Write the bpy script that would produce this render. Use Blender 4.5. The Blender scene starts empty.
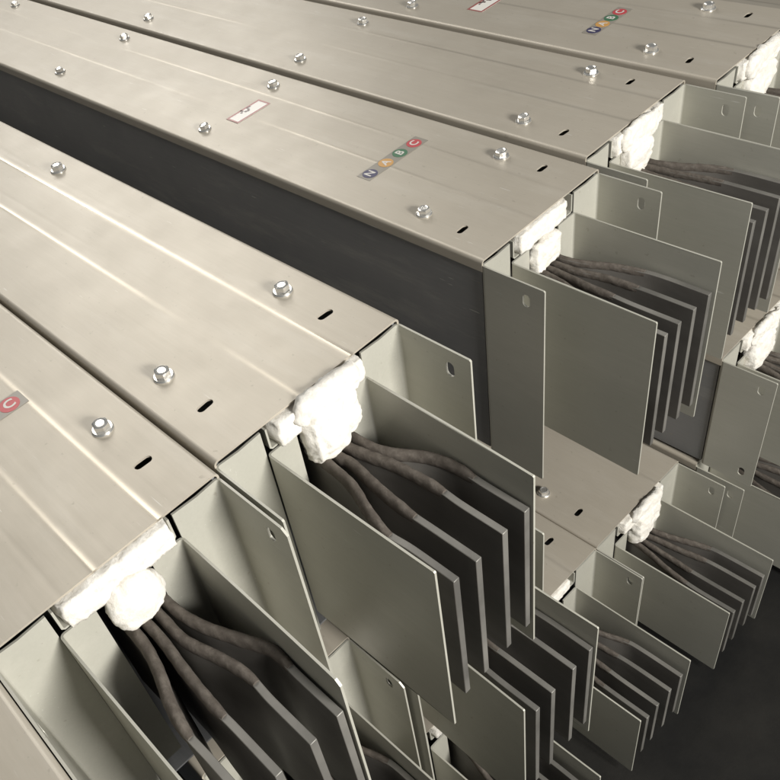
import bpy, bmesh, math, random
from mathutils import Vector, Matrix, noise
from mathutils.geometry import tessellate_polygon

S = 0.2                      # one trunking width in metres; every size below is in trunking widths
scn = bpy.context.scene
COL = scn.collection
rnd = random.Random(7)

# ------------------------------------------------------------------ camera
cam_d = bpy.data.cameras.new('camera')
cam = bpy.data.objects.new('camera', cam_d)
COL.objects.link(cam)
RX = Vector((0.646132, 0.734859, -0.206146))
DY = Vector((0.427947, -0.572471, -0.699384))
FZ = Vector((-0.631961, 0.363674, -0.684373))
m = Matrix((RX, -DY, -FZ)).transposed().to_4x4()
m.translation = Vector((2.08482527, -0.9075422, 2.3488169)) * S
cam.matrix_world = m
cam_d.sensor_width = 36
cam_d.sensor_fit = 'HORIZONTAL'
cam_d.lens = 40.78637
cam_d.shift_x = 0.158483
cam_d.shift_y = 0.013894
cam_d.clip_start = 0.01
cam_d.clip_end = 200
scn.camera = cam

# ------------------------------------------------------------------ world, lamps, exposure
w = bpy.data.worlds.new('World')
scn.world = w
w.use_nodes = True
bg = w.node_tree.nodes['Background']
bg.inputs['Color'].default_value = (0.93, 0.98, 1.0, 1)
bg.inputs['Strength'].default_value = 0.11


def area(name, loc, target, sx, sy, power, col=(1, .95, .86)):
    l = bpy.data.lights.new(name, 'AREA')
    l.shape = 'RECTANGLE'
    l.size, l.size_y = sx, sy
    l.energy = power
    l.color = col
    o = bpy.data.objects.new(name, l)
    COL.objects.link(o)
    o.location = loc
    d = Vector(target) - Vector(loc)
    o.rotation_euler = d.to_track_quat('-Z', 'Y').to_euler()
    return o


area('workshop_lamp', (1.95, .30, .76), (0, .1, -.1), .6, .42, 80, (1, .975, .92))
area('ceiling_lamp', (-2.4, .8, 2.4), (0, .1, 0), 2.0, 1.2, 35, (1, .97, .91))
area('workshop_window', (-4.6, 2.4, 2.3), (-.4, .2, 0), 2.6, 1.3, 68, (1, .97, .91))

vs = scn.view_settings
vs.view_transform = 'Standard'
vs.look = 'None'
vs.exposure = 0.0
vs.gamma = 1.0


# ------------------------------------------------------------------ materials
def mat(name, base, rough=.5, metal=0., spec=.5):
    mt = bpy.data.materials.new(name)
    mt.use_nodes = True
    nt = mt.node_tree
    b = nt.nodes['Principled BSDF']
    b.inputs['Base Color'].default_value = (*base, 1)
    b.inputs['Roughness'].default_value = rough
    b.inputs['Metallic'].default_value = metal
    b.inputs['Specular IOR Level'].default_value = spec
    return mt, nt, b


def N(nt, t, **kw):
    n = nt.nodes.new(t)
    for k, v in kw.items():
        setattr(n, k, v)
    return n


def noise_node(nt, vec, scale, detail=4., rough=.55):
    n = N(nt, 'ShaderNodeTexNoise')
    n.inputs['Scale'].default_value = scale
    n.inputs['Detail'].default_value = detail
    n.inputs['Roughness'].default_value = rough
    if vec is not None:
        nt.links.new(vec, n.inputs['Vector'])
    return n.outputs['Fac']


def ramp(nt, fac, stops):
    r = N(nt, 'ShaderNodeValToRGB')
    e = r.color_ramp.elements
    while len(e) < len(stops):
        e.new(.5)
    for i, (p, c) in enumerate(stops):
        e[i].position = p
        e[i].color = (*c, 1) if len(c) == 3 else c
    nt.links.new(fac, r.inputs['Fac'])
    return r.outputs['Color']


def mapped(nt, scale, coord='Object'):
    tc = N(nt, 'ShaderNodeTexCoord')
    mp = N(nt, 'ShaderNodeMapping')
    mp.inputs['Scale'].default_value = scale
    oi = N(nt, 'ShaderNodeObjectInfo')          # every piece gets its own stretch of the pattern
    ad = N(nt, 'ShaderNodeVectorMath', operation='MULTIPLY_ADD')
    nt.links.new(oi.outputs['Random'], ad.inputs[0])
    ad.inputs[1].default_value = (7.3, 3.1, 5.7)
    nt.links.new(tc.outputs[coord], ad.inputs[2])
    nt.links.new(ad.outputs[0], mp.inputs['Vector'])
    return mp.outputs['Vector']


def math_n(nt, op, a, b=None):
    n = N(nt, 'ShaderNodeMath', operation=op)
    for i, v in enumerate((a, b)):
        if v is None:
            continue
        if isinstance(v, (int, float)):
            n.inputs[i].default_value = v
        else:
            nt.links.new(v, n.inputs[i])
    return n.outputs[0]


def bump(nt, b, h, strength, dist):
    bp = N(nt, 'ShaderNodeBump')
    bp.inputs['Strength'].default_value = strength
    bp.inputs['Distance'].default_value = dist
    nt.links.new(h, bp.inputs['Height'])
    nt.links.new(bp.outputs['Normal'], b.inputs['Normal'])
    return bp


def steel(name, c0, c1, rough, metal, ribs=0., spec=.5):
    mt, nt, b = mat(name, c0, rough, metal, spec)
    v = mapped(nt, (1, 1, 1))
    big = noise_node(nt, v, 7, 5, .6)
    fine = noise_node(nt, mapped(nt, (25, 420, 420)), 1.0, 3)
    mix = math_n(nt, 'ADD', math_n(nt, 'MULTIPLY', big, .7), math_n(nt, 'MULTIPLY', fine, .3))
    colr = ramp(nt, mix, [(.32, c0), (.68, c1)])
    # dust specks and thin handling scratches
    spk = ramp(nt, noise_node(nt, v, 170, 2, .5), [(.70, (0,) * 3), (.76, (1,) * 3)])
    scr = noise_node(nt, mapped(nt, (38, 520, 300)), 1.0, 1)
    scr = math_n(nt, 'MULTIPLY', ramp(nt, scr, [(.74, (0,) * 3), (.79, (1,) * 3)]),
                 ramp(nt, noise_node(nt, v, 12, 2), [(.5, (0,) * 3), (.62, (1,) * 3)]))
    stain = ramp(nt, noise_node(nt, mapped(nt, (5, 26, 26)), 1.0, 6, .7), [(.52, (0,) * 3), (.72, (1,) * 3)])
    for fac, tint, k in ((stain, (.62, .59, .53), .22), (spk, (.30, .27, .22), .45), (scr, (.72, .71, .68), .5)):
        mx = N(nt, 'ShaderNodeMix', data_type='RGBA')
        nt.links.new(math_n(nt, 'MULTIPLY', fac, k), mx.inputs['Factor'])
        nt.links.new(colr, mx.inputs['A'])
        mx.inputs['B'].default_value = (*tint, 1)
        colr = mx.outputs['Result']
    nt.links.new(colr, b.inputs['Base Color'])
    smudge = noise_node(nt, v, 22, 6, .65)
    nt.links.new(ramp(nt, smudge, [(.3, (rough - .03,) * 3), (.7, (rough + .05,) * 3)]), b.inputs['Roughness'])
    wav = noise_node(nt, mapped(nt, (3, 14, 14)), 1.0, 2)
    h = math_n(nt, 'ADD', math_n(nt, 'MULTIPLY', wav, .45), math_n(nt, 'MULTIPLY', fine, .035))
    if ribs:
        # shallow pressed lines along the length of the sheet
        tc = N(nt, 'ShaderNodeTexCoord')
        sp = N(nt, 'ShaderNodeSeparateXYZ')
        nt.links.new(tc.outputs['Object'], sp.inputs[0])
        tot = None
        for yy, wd, a in ((.44, .012, 1.1), (.52, .014, -.28), (.725, .012, 1.1), (.79, .014, -.22), (.30, .014, -.25)):
            q = math_n(nt, 'DIVIDE', math_n(nt, 'SUBTRACT', sp.outputs['Y'], yy * S), wd * S)
            g = math_n(nt, 'EXPONENT', math_n(nt, 'MULTIPLY', math_n(nt, 'MULTIPLY', q, q), -1.0))
            g = math_n(nt, 'MULTIPLY', g, a * ribs)
            tot = g if tot is None else math_n(nt, 'ADD', tot, g)
        # lines fade in and out along the length
        fade = ramp(nt, noise_node(nt, mapped(nt, (2.2, 9, 1)), 1.0, 2), [(.38, (0,) * 3), (.6, (1,) * 3)])
        crest = math_n(nt, 'MULTIPLY', tot, fade)
        h = math_n(nt, 'ADD', h, math_n(nt, 'MULTIPLY', crest, .5))
        # the crests are rubbed shiny
        rb = N(nt, 'ShaderNodeClamp')
        nt.links.new(crest, rb.inputs['Value'])
        old = b.inputs['Roughness'].links[0].from_socket
        mr = N(nt, 'ShaderNodeMix', data_type='FLOAT')
        nt.links.new(rb.outputs[0], mr.inputs['Factor'])
        nt.links.new(old, mr.inputs['A'])
        mr.inputs['B'].default_value = .24
        nt.links.new(mr.outputs['Result'], b.inputs['Roughness'])
        nt.links.new(math_n(nt, 'ADD', math_n(nt, 'MULTIPLY', rb.outputs[0], .6), metal), b.inputs['Metallic'])
    bump(nt, b, h, .55, .0014)
    return mt


M = {}
M['cover'] = steel('cover_sheet', (.43, .388, .322), (.485, .44, .368), .40, .2, ribs=1.)
M['cover_flat'] = steel('cover_sheet_flatter', (.43, .388, .322), (.485, .44, .368), .40, .2, ribs=.38)
M['sheet'] = steel('grey_sheet', (.43, .42, .365), (.49, .48, .42), .42, .15)
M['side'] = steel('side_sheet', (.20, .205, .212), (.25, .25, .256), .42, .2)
M['inside'] = mat('throat_shade', (.10, .10, .095), .6)[0]  # shade of the open end painted in as a dark tone

# zinc bolts
mt, nt, b = mat('zinc', (.86, .84, .80), .27, .85)
bump(nt, b, noise_node(nt, mapped(nt, (1, 1, 1)), 260, 3), .25, .001)
M['zinc'] = mt

# insulating sleeve of the bars
mt, nt, b = mat('bar_sleeve', (.07, .064, .06), .42)
f = noise_node(nt, mapped(nt, (4, 30, 18)), 1.0, 5)
nt.links.new(ramp(nt, f, [(.3, (.10, .092, .083)), (.7, (.17, .16, .146))]), b.inputs['Base Color'])
bump(nt, b, noise_node(nt, mapped(nt, (30, 60, 60)), 1, 3), .3, .001)
M['bar'] = mt

mt, nt, b = mat('bar_edge', (.34, .33, .31), .45, .3)
f = noise_node(nt, mapped(nt, (14, 14, 14)), 1.0, 5)
nt.links.new(ramp(nt, f, [(.3, (.13, .125, .115)), (.7, (.25, .24, .22))]), b.inputs['Base Color'])
M['bar_edge'] = mt

# cloth tape wound round the bends
mt, nt, b = mat('wound_tape', (.2, .17, .14), .8, 0, .25)
v = mapped(nt, (1, 1, 1))
wv = N(nt, 'ShaderNodeTexWave', wave_type='BANDS', bands_direction='DIAGONAL')
wv.inputs['Scale'].default_value = 34
wv.inputs['Distortion'].default_value = 3.5
wv.inputs['Detail'].default_value = 2
nt.links.new(v, wv.inputs['Vector'])
tn = noise_node(nt, v, 240, 5, .65)
tm = math_n(nt, 'ADD', math_n(nt, 'MULTIPLY', wv.outputs['Fac'], .16), math_n(nt, 'MULTIPLY', tn, .84))
nt.links.new(ramp(nt, tm, [(.25, (.075, .063, .053)), (.5, (.105, .09, .077)), (.8, (.165, .145, .125))]), b.inputs['Base Color'])
bump(nt, b, tm, .5, .0012)
M['tape'] = mt

# white insulating wool
mt, nt, b = mat('white_wool', (.93, .92, .88), .95, 0, .1)
v = mapped(nt, (1, 1, 1))
f = noise_node(nt, v, 130, 10, .75)
nt.links.new(ramp(nt, f, [(.3, (.74, .69, .61)), (.6, (.90, .875, .82))]), b.inputs['Base Color'])
bump(nt, b, f, .6, .004)
M['wool'] = mt

mt, nt, b = mat('dark_floor', (.01, .01, .01), .85, 0, .12)
f = noise_node(nt, mapped(nt, (1, 1, 1)), 7, 8, .6)
nt.links.new(ramp(nt, f, [(.35, (.010, .010, .010)), (.7, (.022, .021, .019))]), b.inputs['Base Color'])
bump(nt, b, f, .4, .01)
M['floor'] = mt

for nm, c in (('dot_blue', (.05, .045, .11)), ('dot_yellow', (.60, .33, .10)), ('dot_green', (.06, .17, .09)),
              ('dot_red', (.52, .07, .08)), ('ink', (.10, .05, .05)), ('label_red', (.36, .11, .10)),
              ('label_white', (.88, .85, .80)), ('strip_grey', (.40, .375, .33)), ('letter', (.70, .67, .63))):
    M[nm] = mat(nm, c, .35)[0]


# ------------------------------------------------------------------ mesh helpers
class MB:
    """collects shapes, in trunking widths, and links them as ONE mesh"""
    def __init__(self):
        self.v = []
        self.f = []

    def add(self, vs, fs):
        o = len(self.v)
        self.v += [Vector(p) for p in vs]
        self.f += [tuple(i + o for i in f) for f in fs]

    def box(self, a, b):
        x0, y0, z0 = a
        x1, y1, z1 = b
        vs = [(x, y, z) for x in (x0, x1) for y in (y0, y1) for z in (z0, z1)]
        self.add(vs, [(0, 1, 3, 2), (4, 6, 7, 5), (0, 4, 5, 1), (2, 3, 7, 6), (0, 2, 6, 4), (1, 5, 7, 3)])

    def sheet(self, outer, holes, place, t, rim=True):
        """flat sheet with holes, outline in 2-D, place(u, v, d) -> 3-D, d runs 0..t through the sheet"""
        loops = [outer] + holes
        flat = [p for lp in loops for p in lp]
        tri = tessellate_polygon([[Vector((p[0], p[1], 0)) for p in lp] for lp in loops])
        n = len(flat)
        vs = [place(u, v, 0) for u, v in flat] + [place(u, v, t) for u, v in flat]
        fs = [tuple(q) for q in tri] + [tuple(i + n for i in reversed(q)) for q in tri]
        o = 0
        for k, lp in enumerate(loops):
            for i in range(len(lp)):
                j = (i + 1) % len(lp)
                fs.append((o + i, o + j, o + j + n, o + i + n))
            o += len(lp)
        self.add(vs, fs)

    def strip(self, path, z0, z1, t, caps=(True, True), axis='z'):
        """bent sheet: plan path, extruded from z0 to z1 with thickness t to the left of the path"""
        nrm = []
        for i, p in enumerate(path):
            a = Vector(path[max(i - 1, 0)]); c = Vector(path[min(i + 1, len(path) - 1)])
            d = (c - a).normalized()
            nrm.append(Vector((-d.y, d.x)))
        vs = []
        for p, q in zip(path, nrm):
            for off in (0, t):
                for z in (z0, z1):
                    x, y = p[0] + q.x * off, p[1] + q.y * off
                    vs.append((x, y, z) if axis == 'z' else (z, x, y))
        fs = []
        for i in range(len(path) - 1):
            a, c = i * 4, i * 4 + 4
            fs += [(a, c, c + 1, a + 1), (a + 2, a + 3, c + 3, c + 2), (a, a + 2, c + 2, c), (a + 1, c + 1, c + 3, a + 3)]
        if caps[0]:
            fs.append((0, 1, 3, 2))
        if caps[1]:
            e = (len(path) - 1) * 4
            fs.append((e, e + 2, e + 3, e + 1))
        self.add(vs, fs)

    def build(self, name, material, parent=None, lift=0., smooth=False, bevel=0., auto=None):
        me = bpy.data.meshes.new(name)
        me.from_pydata([((p[0]) * S, p[1] * S, (p[2] + lift) * S) for p in self.v], [], self.f)
        bm = bmesh.new()
        bm.from_mesh(me)
        bmesh.ops.recalc_face_normals(bm, faces=bm.faces)
        bm.to_mesh(me)
        bm.free()
        me.materials.append(material)
        if smooth:
            for p in me.polygons:
                p.use_smooth = True
        o = bpy.data.objects.new(name, me)
        COL.objects.link(o)
        if parent is not None:
            o.parent = parent
        if bevel:
            bv = o.modifiers.new('bevel', 'BEVEL')
            bv.width = bevel * S
            bv.segments = 2
            bv.limit_method = 'ANGLE'
        if auto:
            me.set_sharp_from_angle(angle=math.radians(auto))
        return o


def oval(cx, cy, half, r, ang=0., n=8):
    """rounded slot, half = half length of its straight part along u"""
    pts = []
    for s, a0 in ((1, -90), (-1, 90)):
        for i in range(n + 1):
            a = math.radians(a0 + 180 * i / n)
            pts.append((s * half + r * math.cos(a), r * math.sin(a)))
    c, s_ = math.cos(ang), math.sin(ang)
    return [(cx + c * x - s_ * y, cy + s_ * x + c * y) for x, y in pts]


def arc(cx, cy, r, a0, a1, n=5):
    return [(cx + r * math.cos(math.radians(a0 + (a1 - a0) * i / n)), cy + r * math.sin(math.radians(a0 + (a1 - a0) * i / n)))
            for i in range(n + 1)]


def smooth_path(pts, step=.015):
    """Catmull-Rom through plan points"""
    P = [Vector(p) for p in pts]
    P = [P[0] * 2 - P[1]] + P + [P[-1] * 2 - P[-2]]
    out = []
    for i in range(1, len(P) - 2):
        a, b_, c, d = P[i - 1:i + 3]
        n = max(2, int((c - b_).length / step))
        for k in range(n):
            t = k / n
            out.append(.5 * ((2 * b_) + (c - a) * t + (2 * a - 5 * b_ + 4 * c - d) * t * t + (3 * b_ - a - 3 * c + d) * t ** 3))
    out.append(P[-2])
    return out


# ------------------------------------------------------------------ parts of a trunking length
T = .0095        # sheet thickness


def make_cover(root, L, H, mt):
    mb = MB()
    r = .022
    # flat top with the fixing slots cut through
    holes = [oval(-.265 + rnd.uniform(-.004, .004), yy + rnd.uniform(-.008, .008), .021, .0185, math.pi / 2 + rnd.uniform(-.1, .1)) for yy in (.165, .845)]
    mb.sheet([(-L, r), (0, r), (0, 1 - r), (-L, 1 - r)], holes, lambda u, v, d: (u, v, -d), T)
    # rolled edges and lips: profile in y,z swept along x
    for side in (0, 1):
        prof = arc(r, -r, r, 90, 180, 6) + [(0, -.07)]
        prof = [(y if side == 0 else 1 - y, z) for y, z in prof]
        inn = arc(r, -r, r - T, 90, 180, 6) + [(T, -.07)]
        inn = [(y if side == 0 else 1 - y, z) for y, z in inn]
        n = len(prof)
        vs = []
        for x in (-L, 0):
            vs += [(x, y, z) for y, z in prof] + [(x, y, z) for y, z in inn]
        fs = []
        for i in range(n - 1):
            fs += [(i, i + 1, i + 1 + 2 * n, i + 2 * n), (n + i, n + i + 1, n + i + 1 + 2 * n, n + i + 2 * n),
                   (i, i + 1, n + i + 1, n + i), (2 * n + i, 2 * n + i + 1, 3 * n + i + 1, 3 * n + i)]
        fs.append((n - 1, 2 * n - 1, 4 * n - 1, 3 * n - 1))
        mb.add(vs, fs)
    o = mb.build('cover', mt, root, H, smooth=True, auto=28)
    return o


def make_bolt(cover, x, y, H, zlift=0.):
    mb = MB()
    n = 24
    # pressed flange washer
    prof = [(0, .0), (.047, .0), (.047, .006), (.042, .012), (.0, .013)]
    rings = []
    for rr, z in prof[1:4]:
        rings.append([(x + rr * math.cos(2 * math.pi * i / n), y + rr * math.sin(2 * math.pi * i / n), z) for i in range(n)])
    vs = [p for rg in rings for p in rg]
    fs = []
    for k in range(2):
        for i in range(n):
            j = (i + 1) % n
            fs.append((k * n + i, k * n + j, k * n + n + j, k * n + n + i))
    fs.append(tuple(range(2 * n, 3 * n)))
    mb.add(vs, fs)
    # hexagon head with a turned dome and slight tilt
    a0 = rnd.uniform(0, 1)
    tx, ty = rnd.uniform(-.08, .08), rnd.uniform(-.08, .08)
    rings = []
    for rr, z, hexed in ((.036, .012, 1), (.0365, .031, 1), (.033, .038, .5), (.024, .042, 0), (.018, .039, 0)):
        ring = []
        for i in range(n):
            a = 2 * math.pi * i / n + a0
            seg = (2 * math.pi * i / n) % (math.pi / 3) - math.pi / 6
            hx = math.cos(math.pi / 6) / math.cos(seg)
            q = rr * (hx * hexed + (1 - hexed))
            dx, dy = q * math.cos(a), q * math.sin(a)
            ring.append((x + dx, y + dy, z + tx * dx + ty * dy))
        rings.append(ring)
    vs = [p for rg in rings for p in rg]
    fs = []
    for k in range(len(rings) - 1):
        for i in range(n):
            j = (i + 1) % n
            fs.append((k * n + i, k * n + j, k * n + n + j, k * n + n + i))
    fs.append(tuple(range((len(rings) - 1) * n, len(rings) * n)))
    mb.add(vs, fs)
    return mb.build('bolt', M['zinc'], cover, H + zlift, smooth=True, auto=25)


def make_side_plate(root, right, H, ext, top=.03, webw=.225):
    """end angle: a web across the end of the trunking and a plate that carries on along its side"""
    mb = MB()
    Y = (lambda y: 1 - y) if right else (lambda y: y)
    r = .022
    zt, zb = -top, -H + .004
    path = [(-T, webw)] + [(-T, webw * .5)] + [(-T + r - r * math.cos(math.radians(a)), r - r * math.sin(math.radians(a))) for a in range(0, 91, 15)]
    pts = [(x, Y(y)) for x, y in path]
    # thickness goes to the +x / inner side
    vs = []
    nrm = []
    for i in range(len(path)):
        a = Vector(path[max(i - 1, 0)]); c = Vector(path[min(i + 1, len(path) - 1)])
        d = (c - a).normalized()
        nrm.append(Vector((-d.y, d.x)))
    for (x, y), q in zip(path, nrm):
        for off in (0, T):
            px, py = x + q.x * off, y + q.y * off
            # the top of the web leans a touch so the gap under the cover is wedge shaped
            zz = zt - .014 * (1 - min(y / webw, 1)) * (0 if y < .03 else 1)
            vs += [(px, Y(py), zb), (px, Y(py), zz)]
    fs = []
    for i in range(len(path) - 1):
        a, c = i * 4, i * 4 + 4
        fs += [(a, c, c + 1, a + 1), (a + 2, a + 3, c + 3, c + 2), (a, a + 2, c + 2, c), (a + 1, c + 1, c + 3, a + 3)]
    fs.append((0, 1, 3, 2))
    mb.add(vs, fs)
    x0 = path[-1][0]
    ch = .024 if (right and root.location.y < -.1) else .006
    outer = [(x0, zb), (ext - ch, zb), (ext, zb + ch), (ext, zt - ch), (ext - ch * 1.2, zt), (x0, zt)]
    holes = [oval(.272, zt - .105, .017, .021, math.pi / 2)]
    if H < 1.2:
        holes.append(oval(.272, zb + .105, .017, .021, math.pi / 2))
    mb.sheet(outer, holes, lambda u, v, d: (u, Y(d), v), T)
    return mb.build('side_plate', M['sheet'], root, H, smooth=True, auto=28)


def make_inner_plate(root, right, ext, z0, z1, H, yin, webw, lean=0.):
    mb = MB()
    Y = (lambda y: 1 - y) if right else (lambda y: y)
    r = .02
    path = [(.0, yin + webw)] + [(.0 + r - r * math.cos(math.radians(a)), yin + r - r * math.sin(math.radians(a))) for a in range(0, 91, 15)]
    vs = []
    for i, (x, y) in enumerate(path):
        a = Vector(path[max(i - 1, 0)]); c = Vector(path[min(i + 1, len(path) - 1)])
        d = (c - a).normalized()
        q = Vector((-d.y, d.x))
        for off in (0, T):
            px, py = x + q.x * off, y + q.y * off
            vs += [(px, Y(py), z1), (px, Y(py), z0)]
    fs = []
    for i in range(len(path) - 1):
        a, c = i * 4, i * 4 + 4
        fs += [(a, c, c + 1, a + 1), (a + 2, a + 3, c + 3, c + 2), (a, a + 2, c + 2, c), (a + 1, c + 1, c + 3, a + 3)]
    fs.append((0, 1, 3, 2))
    mb.add(vs, fs)
    x0 = path[-1][0]
    ch = .02 if root.location.y < -.1 else .005
    # plate is cut in strips so that it can bow a little like real sheet
    nx = 8
    out = [(x0 + (ext - x0 - ch) * i / nx, z1) for i in range(nx + 1)] + [(ext, z1 + ch), (ext, z0 - ch)] + \
          [(x0 + (ext - x0 - ch) * i / nx, z0) for i in range(nx, -1, -1)]

    def place(u, v, d):
        k = (u - x0) / (ext - x0)
        return (u, Y(yin + d + lean * k * k), v)
    mb.sheet(out, [], place, T)
    return mb.build('inner_plate', M['sheet'], root, H, smooth=True, auto=28)


def make_bars(root, H, z0, z1, ext, ends, starts, jit=.012, tape_to=.53, th0=.0215, gentle=False):
    """four flat bars that leave the middle of the end side by side and fan out"""
    for k in range(4):
        j = lambda a=jit: rnd.uniform(-a, a)
        ys, ye = starts[k], ends[k] + j(.012)
        xb = .20 + .05 * abs(k - 1.5) + j(.03)
        out = ye - ys
        pts = [(-.30, ys), (.06, ys + j(.004)), (xb - .04, ys + .12 * out + j()), (xb + .11, ys + .72 * out + j()),
               (tape_to - .07, ye + .04 * out + j(.006)), (tape_to + .06, ye), (ext, ye)]
        if gentle:
            pts = [(-.30, ys), (.03, ys), (.17, ys + .20 * out + j(.004)), (.31, ys + .58 * out + j(.005)),
                   (.45, ys + .90 * out + j(.004)), (.58, ye), (ext, ye)]
        path = smooth_path(pts)
        z0k, z1k = z0 + j(.008), z1 + j(.012)
        # the bar itself
        mb = MB()
        t = .0150
        n = len(path)
        vs = []
        for i, p in enumerate(path):
            d = (path[min(i + 1, n - 1)] - path[max(i - 1, 0)]).normalized()
            q = Vector((-d.y, d.x)) * t
            for s, z in ((1, z1k), (1, z0k), (-1, z0k), (-1, z1k)):
                vs.append((p.x + s * q.x, p.y + s * q.y, z))
        fs = [(0, 1, 2, 3), tuple(4 * (n - 1) + i for i in (3, 2, 1, 0))]
        for i in range(n - 1):
            for e in range(4):
                f = (e + 1) % 4
                fs.append((4 * i + e, 4 * i + 4 + e, 4 * i + 4 + f, 4 * i + f))
        mb.add(vs, fs)
        bar = mb.build('busbar', M['bar'], root, H, smooth=True, bevel=.003, auto=35)
        bar.data.materials.append(M['bar_edge'])
        for i, p in enumerate(bar.data.polygons):
            if abs(p.normal.z) > .8 or abs(p.normal.x) > .9:
                p.material_index = 1
        # cloth tape wound round its upper edge up to a little past the bend, thick and round like a cord
        end_x = tape_to + j(.035)
        tp = [p for p in path if p.x <= end_x]
        n = len(tp)
        mb = MB()
        vs = []
        m_ = 14
        seed = Vector((rnd.uniform(0, 50), k * 7.3, 1.7))
        th = th0 * rnd.uniform(1, 1.12)
        dist = rnd.uniform(0, 1)
        for i, p in enumerate(tp):
            d = (tp[min(i + 1, n - 1)] - tp[max(i - 1, 0)]).normalized()
            q = Vector((-d.y, d.x))
            dist += (p - tp[max(i - 1, 0)]).length
            lap = ((dist / .07) % 1.0)
            rr = th * (1 + .07 * (lap - .5) + .05 * noise.noise(Vector((p.x * 9, k, 0)) + seed))
            if i > n - 5:
                rr += (.016 - rr) * (i - n + 5) / 4.5
            for a in range(m_):
                an = 2 * math.pi * a / m_
                n2 = 1 + .04 * noise.noise(Vector((p.x * 34, math.cos(an) * 1.4, math.sin(an) * 1.4)) + seed)
                u, zz = rr * n2 * math.cos(an), rr * n2 * 1.5 * math.sin(an)
                vs.append((p.x + q.x * u, p.y + q.y * u, z0k - .016 + zz + .004 * noise.noise(Vector((p.x * 7, 2, k)) + seed)))
        fs = [tuple(range(m_)), tuple(m_ * (n - 1) + i for i in range(m_ - 1, -1, -1))]
        for i in range(n - 1):
            for e in range(m_):
                f = (e + 1) % m_
                fs.append((m_ * i + e, m_ * i + m_ + e, m_ * i + m_ + f, m_ * i + f))
        mb.add(vs, fs)
        mb.build('tape_wrap', M['tape'], bar, H, smooth=True, auto=50)


def lump(mb, lo, hi, cell=.012, amp=.02, rough=.5, seed=0., round_=.45):
    """block of wool: subdivided box pulled towards an ellipsoid and displaced by noise"""
    lo, hi = Vector(lo), Vector(hi)
    c, h = (lo + hi) / 2, (hi - lo) / 2
    n = [max(3, int(2 * x / cell)) for x in h]
    idx = {}
    vs = []
    fs = []

    def vert(p):
        key = tuple(p)
        if key not in idx:
            u = Vector([2 * p[i] / n[i] - 1 for i in range(3)])
            sph = u.normalized() * max(abs(x) for x in u)
            u = u.lerp(sph, round_)
            q = Vector([c[i] + u[i] * h[i] for i in range(3)])
            d = Vector([u[i] / h[i] for i in range(3)]).normalized()
            nn = noise.fractal(q * 6 + Vector((seed, 0, 0)), .9, 2.1, 4)
            q += d * amp * nn
            q += noise.noise_vector(q * 24 + Vector((seed, 3, 0))) * .0065
            q += noise.noise_vector(q * 60 + Vector((seed, 9, 0))) * .005
            idx[key] = len(vs)
            vs.append(q)
        return idx[key]
    for ax in range(3):
        a, b_ = (ax + 1) % 3, (ax + 2) % 3
        for e in (0, n[ax]):
            for i in range(n[a]):
                for k in range(n[b_]):
                    quad = []
                    for di, dk in ((0, 0), (1, 0), (1, 1), (0, 1)):
                        p = [0, 0, 0]
                        p[ax], p[a], p[b_] = e, i + di, k + dk
                        quad.append(vert(p))
                    fs.append(tuple(quad))
    mb.add(vs, fs)


def letter(ch, parent, cx, cy, z, size, material):
    """raised print: curve outline turned to mesh, reading towards +y with its head towards -x"""
    cu = bpy.data.curves.new('letter', 'FONT')
    cu.body = ch
    cu.size = size * S
    cu.align_x = 'CENTER'
    cu.align_y = 'CENTER'
    cu.offset = .0004
    tmp = bpy.data.objects.new('letter', cu)
    COL.objects.link(tmp)
    dg = bpy.context.evaluated_depsgraph_get()
    me = bpy.data.meshes.new_from_object(tmp.evaluated_get(dg))
    bpy.data.objects.remove(tmp)
    me.transform(Matrix.Translation((cx * S, cy * S, z * S)) @ Matrix.Rotation(math.pi / 2, 4, 'Z'))
    me.materials.clear()
    me.materials.append(material)
    o = bpy.data.objects.new('letter', me)
    COL.objects.link(o)
    o.parent = parent
    return o


def ring_pts(cx, cy, rx, ry, n=28):
    return [(cx + rx * math.cos(2 * math.pi * i / n), cy + ry * math.sin(2 * math.pi * i / n)) for i in range(n)]


def phase_sticker(root, H, x, ys, wide=.052):
    """clear strip with four coloured phase dots, each with its letter"""
    a, b_ = min(ys) - .06, max(ys) + .07
    mb = MB()
    mb.sheet([(x - wide, a), (x + wide, a), (x + wide, b_), (x - wide, b_)], [], lambda u, v, d: (u, v, .0008 + d), .0012)
    st = mb.build('phase_sticker', M['strip_film'], root, H)
    for y, c, ch in zip(ys, ('dot_blue', 'dot_yellow', 'dot_green', 'dot_red'), 'NABC'):
        mb = MB()
        mb.sheet(ring_pts(x, y, .047, .047), [], lambda u, v, d: (u, v, .0024 + d), .0012)
        dot = mb.build('phase_dot', M[c], st, H)
        letter(ch, dot, x, y, H + .0046, .075, M['letter'])
    return st


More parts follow.
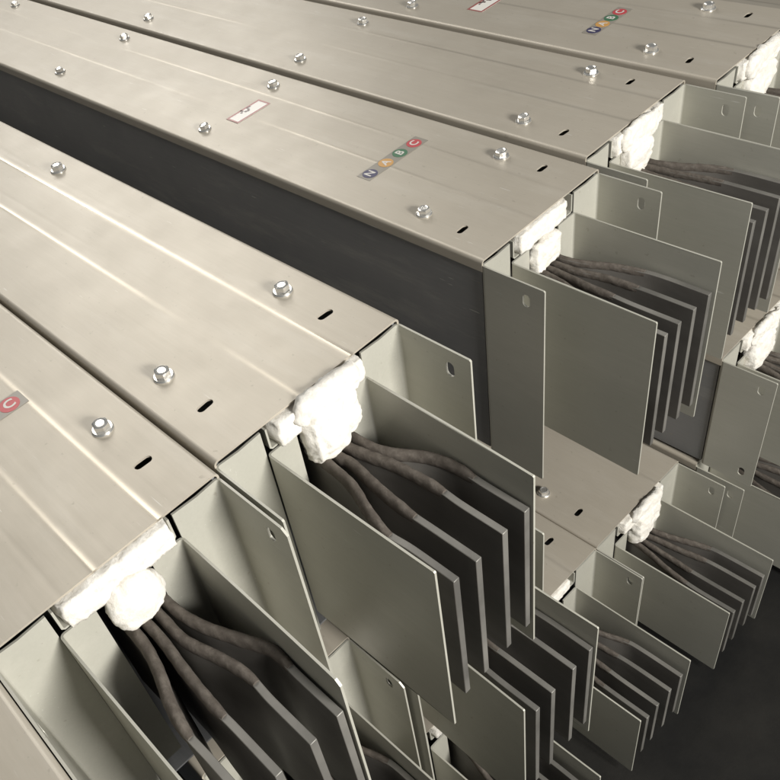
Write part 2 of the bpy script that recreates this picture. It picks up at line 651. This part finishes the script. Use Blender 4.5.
def inspection_label(root, H, x0, x1, y0, y1):
    mb = MB()
    mb.sheet([(x0, y0), (x1, y0), (x1, y1), (x0, y1)], [], lambda u, v, d: (u, v, .0008 + d), .0012)
    lb = mb.build('inspection_label', M['label_white'], root, H)
    q = .015
    mb = MB()
    mb.sheet([(x0, y0), (x1, y0), (x1, y1), (x0, y1)], [[(x0 + q, y0 + q), (x0 + q, y1 - q), (x1 - q, y1 - q), (x1 - q, y0 + q)]],
             lambda u, v, d: (u, v, .0024 + d), .0008)
    mb.build('label_border', M['label_red'], lb, H)
    # a worn, unreadable stamp across the middle
    mb = MB()
    xm = (x0 + x1) / 2
    for k in range(7):
        yy = y0 + (y1 - y0) * (.36 + .05 * k) + rnd.uniform(-.006, .006)
        xx = xm - .03 + rnd.uniform(-.022, .022)
        ww, hh = rnd.uniform(.006, .016), rnd.uniform(.006, .012)
        mb.sheet([(xx - ww, yy - hh), (xx + ww, yy - hh * .7), (xx + ww * .8, yy + hh), (xx - ww, yy + hh * .8)], [],
                 lambda u, v, d: (u, v, .0024 + d), .0008)
    mb.build('stamp', M['ink'], lb, H)
    return lb


mt, nt, b = mat('strip_film', (.30, .275, .235), .3)
M['strip_film'] = mt

GROUP = 'busbar trunking lengths stacked in rows'


def duct(x0, y0, z0, label, deep=True, L=12., wool=None, sticker=None, stamp=None, bolts=4, rot=0., ends=None, left_ext=None, near=False):
    """one length of busbar trunking: x0 its open end, y0 its near edge, z0 its top"""
    H = 1.455 if deep else 1.035
    root = bpy.data.objects.new('busbar_trunking', None)
    COL.objects.link(root)
    root.location = (x0 * S, y0 * S, (z0 - H) * S)
    root.rotation_euler = (0, 0, rot)
    root.empty_display_size = .05
    root['label'] = label
    root['category'] = 'busbar trunking'
    root['group'] = GROUP
    cov = make_cover(root, L, H, M['cover'] if near else M['cover_flat'])
    for k in range(bolts):
        xb = -.54 - 2.0 * k - (.02 * k)
        for yb in (.17, .845):
            make_bolt(cov, xb + rnd.uniform(-.012, .012), yb + rnd.uniform(-.012, .012), H)
    # body under the cover
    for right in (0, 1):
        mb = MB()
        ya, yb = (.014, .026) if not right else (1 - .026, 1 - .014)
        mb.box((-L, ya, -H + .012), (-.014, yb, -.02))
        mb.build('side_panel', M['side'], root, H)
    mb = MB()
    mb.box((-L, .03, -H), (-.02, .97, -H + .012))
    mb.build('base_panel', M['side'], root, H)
    ext = .38 if deep else .355
    for right in (0, 1):
        make_side_plate(root, right, H, ext if right or left_ext is None else left_ext)
    z0i, z1i = (-.155, -1.27) if deep else (-.22, -.96)
    for right in (0, 1):
        make_inner_plate(root, right, .845, z0i, z1i, H, .222 if right else .225, .15, lean=rnd.uniform(-.012, .012))
    # tray that closes the top of the bar channel
    mb = MB()
    tz = -.145
    mb.strip([(.245, -.03), (.245, tz + .012), (.257, tz), (.743, tz), (.755, tz + .012), (.755, -.03)], -.6, .004, .009, axis='x')
    mb.build('inner_tray', M['sheet'], root, H, auto=30)
    if deep:
        make_bars(root, H, -.335, -1.14, .835, ends or (.342, .46, .612, .745), (.44, .495, .55, .605), th0=.0215 if near else .0175, gentle=not near, tape_to=.57 if near else .50)
    else:
        make_bars(root, H, -.36, -.86, .835, ends or (.342, .46, .602, .715), (.43, .485, .54, .595), th0=.0175, gentle=True, tape_to=.50)
    # added dark sheet standing in for the shade behind the bars
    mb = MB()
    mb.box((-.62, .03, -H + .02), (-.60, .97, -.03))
    mb.build('shade_backing', M['inside'], root, H)
    if wool:
        mb = MB()
        for i, (lo, hi, amp, rd) in enumerate(wool):
            lump(mb, lo, hi, amp=amp, seed=x0 * 13 + y0 * 7 + i * 3.1, round_=rd)
        mb.build('insulating_wool', M['wool'], root, H, smooth=True)
    if sticker:
        phase_sticker(root, H, *sticker)
    if stamp:
        inspection_label(root, H, *stamp)
    return root


WOOL_FLAT = [((-.10, .262, -.137), (.036, .748, -.014), .006, .16), ((-.03, .40, -.35), (.095, .63, -.10), .010, .85)]
WOOL_BIG = [((-.10, .27, -.142), (.042, .765, -.018), .008, .2), ((.006, .36, -.12), (.075, .72, .022), .016, .6),
            ((-.05, .385, -.36), (.11, .60, -.04), .02, .7), ((-.05, .52, -.30), (.09, .675, -.06), .02, .6)]
WOOL_TORN = [((-.10, .275, -.138), (.026, .70, -.014), .008, .2), ((-.04, .38, -.34), (.06, .60, -.14), .016, .45)]
WOOL_TORN2 = [((-.10, .25, -.14), (.034, .75, -.014), .01, .25), ((.005, .30, -.15), (.06, .68, .012), .02, .6),
              ((-.04, .33, -.40), (.075, .60, -.08), .025, .5)]

GB, GE, GF = .0159, .0576, .0562
yD = 1.943

# ---- top layer, near pair
duct(.045, -1 - GB, 0, 'nearest grey trunking at the lower left, red C dot on its cover', wool=WOOL_FLAT,
     left_ext=.75, near=True, sticker=(-1.02, (.27, .397, .525, .66)))
duct(0, 0, 0, 'grey trunking with the largest overflowing white wool, in the middle of the stack', wool=WOOL_BIG, near=True)
duct(.80, -2 - 1.3 * GB, .0, 'trunking in the bottom left corner, only a plain sliver of its cover in view', bolts=1)
# ---- top layer, lower row
duct(-.356, yD, -.462, 'grey trunking with dark exposed side, white stamped label and four bright dots', wool=WOOL_TORN,
     sticker=(-1.097, (.321, .458, .584, .712)), stamp=(-2.515, -2.385, .335, .645))
duct(-.481, yD + 1 + GE, -.462, 'plain grey trunking without stickers between the two that carry coloured dots', wool=WOOL_TORN2)
duct(-.323, yD + 2 + GE + GF, -.462, 'farthest top trunking at the upper right edge, faded coloured dots on its cover', wool=WOOL_TORN2,
     sticker=(-1.03, (.30, .40, .50, .60)), stamp=(-2.09, -1.95, .26, .56))
# ---- second layer
duct(0.0, -.632, -1.70, 'trunking beneath the nearest one, only its lit end corner and bent bars showing', wool=WOOL_FLAT, bolts=1)
duct(.06, .39, -1.475, 'trunking beneath the wool-stuffed middle one, dark bars and plates peeping out lowest', wool=WOOL_FLAT, bolts=1)
duct(-2.2, 1.95, -1.93, 'trunking hidden in the shadow under the one with a dark side', deep=False, bolts=1)
duct(.28, 3.45, -1.93, 'shallow trunking at the right edge, its holed end plate below torn white wool', deep=False, wool=WOOL_TORN2, bolts=1)
duct(.25, 4.47, -1.93, 'shallow trunking beneath the farthest top one, at the right edge', deep=False, wool=WOOL_TORN, bolts=1)
# ---- bottom layer
duct(.16, .40, -3.0, 'lowest trunking at the bottom edge, only its pale plate corner visible', deep=False, bolts=1, wool=WOOL_FLAT)
duct(.14, 1.395, -2.985, 'low shallow trunking without visible bolt, left of the low one with glowing white wool', deep=False, bolts=2,
     wool=[((-.10, .27, -.14), (.02, .70, -.03), .006, .2)])
duct(.14, 2.40, -2.985, 'low shallow trunking with glowing white wool and one dark bolt, at the lower right', deep=False, bolts=2, wool=WOOL_BIG)
duct(.25, 3.44, -2.985, 'lowest shallow trunking at the right edge, under the holed plate', deep=False, bolts=1, wool=WOOL_FLAT)

duct(0, 9.75, -2.985, 'far off trunking seen as a dim sliver beyond the farthest cover, top right corner', deep=False, bolts=3)

# ------------------------------------------------------------------ floor
mb = MB()
mb.box((-60, -60, -4.13), (60, 60, -4.03))
o = mb.build('floor', M['floor'])
o['kind'] = 'structure'
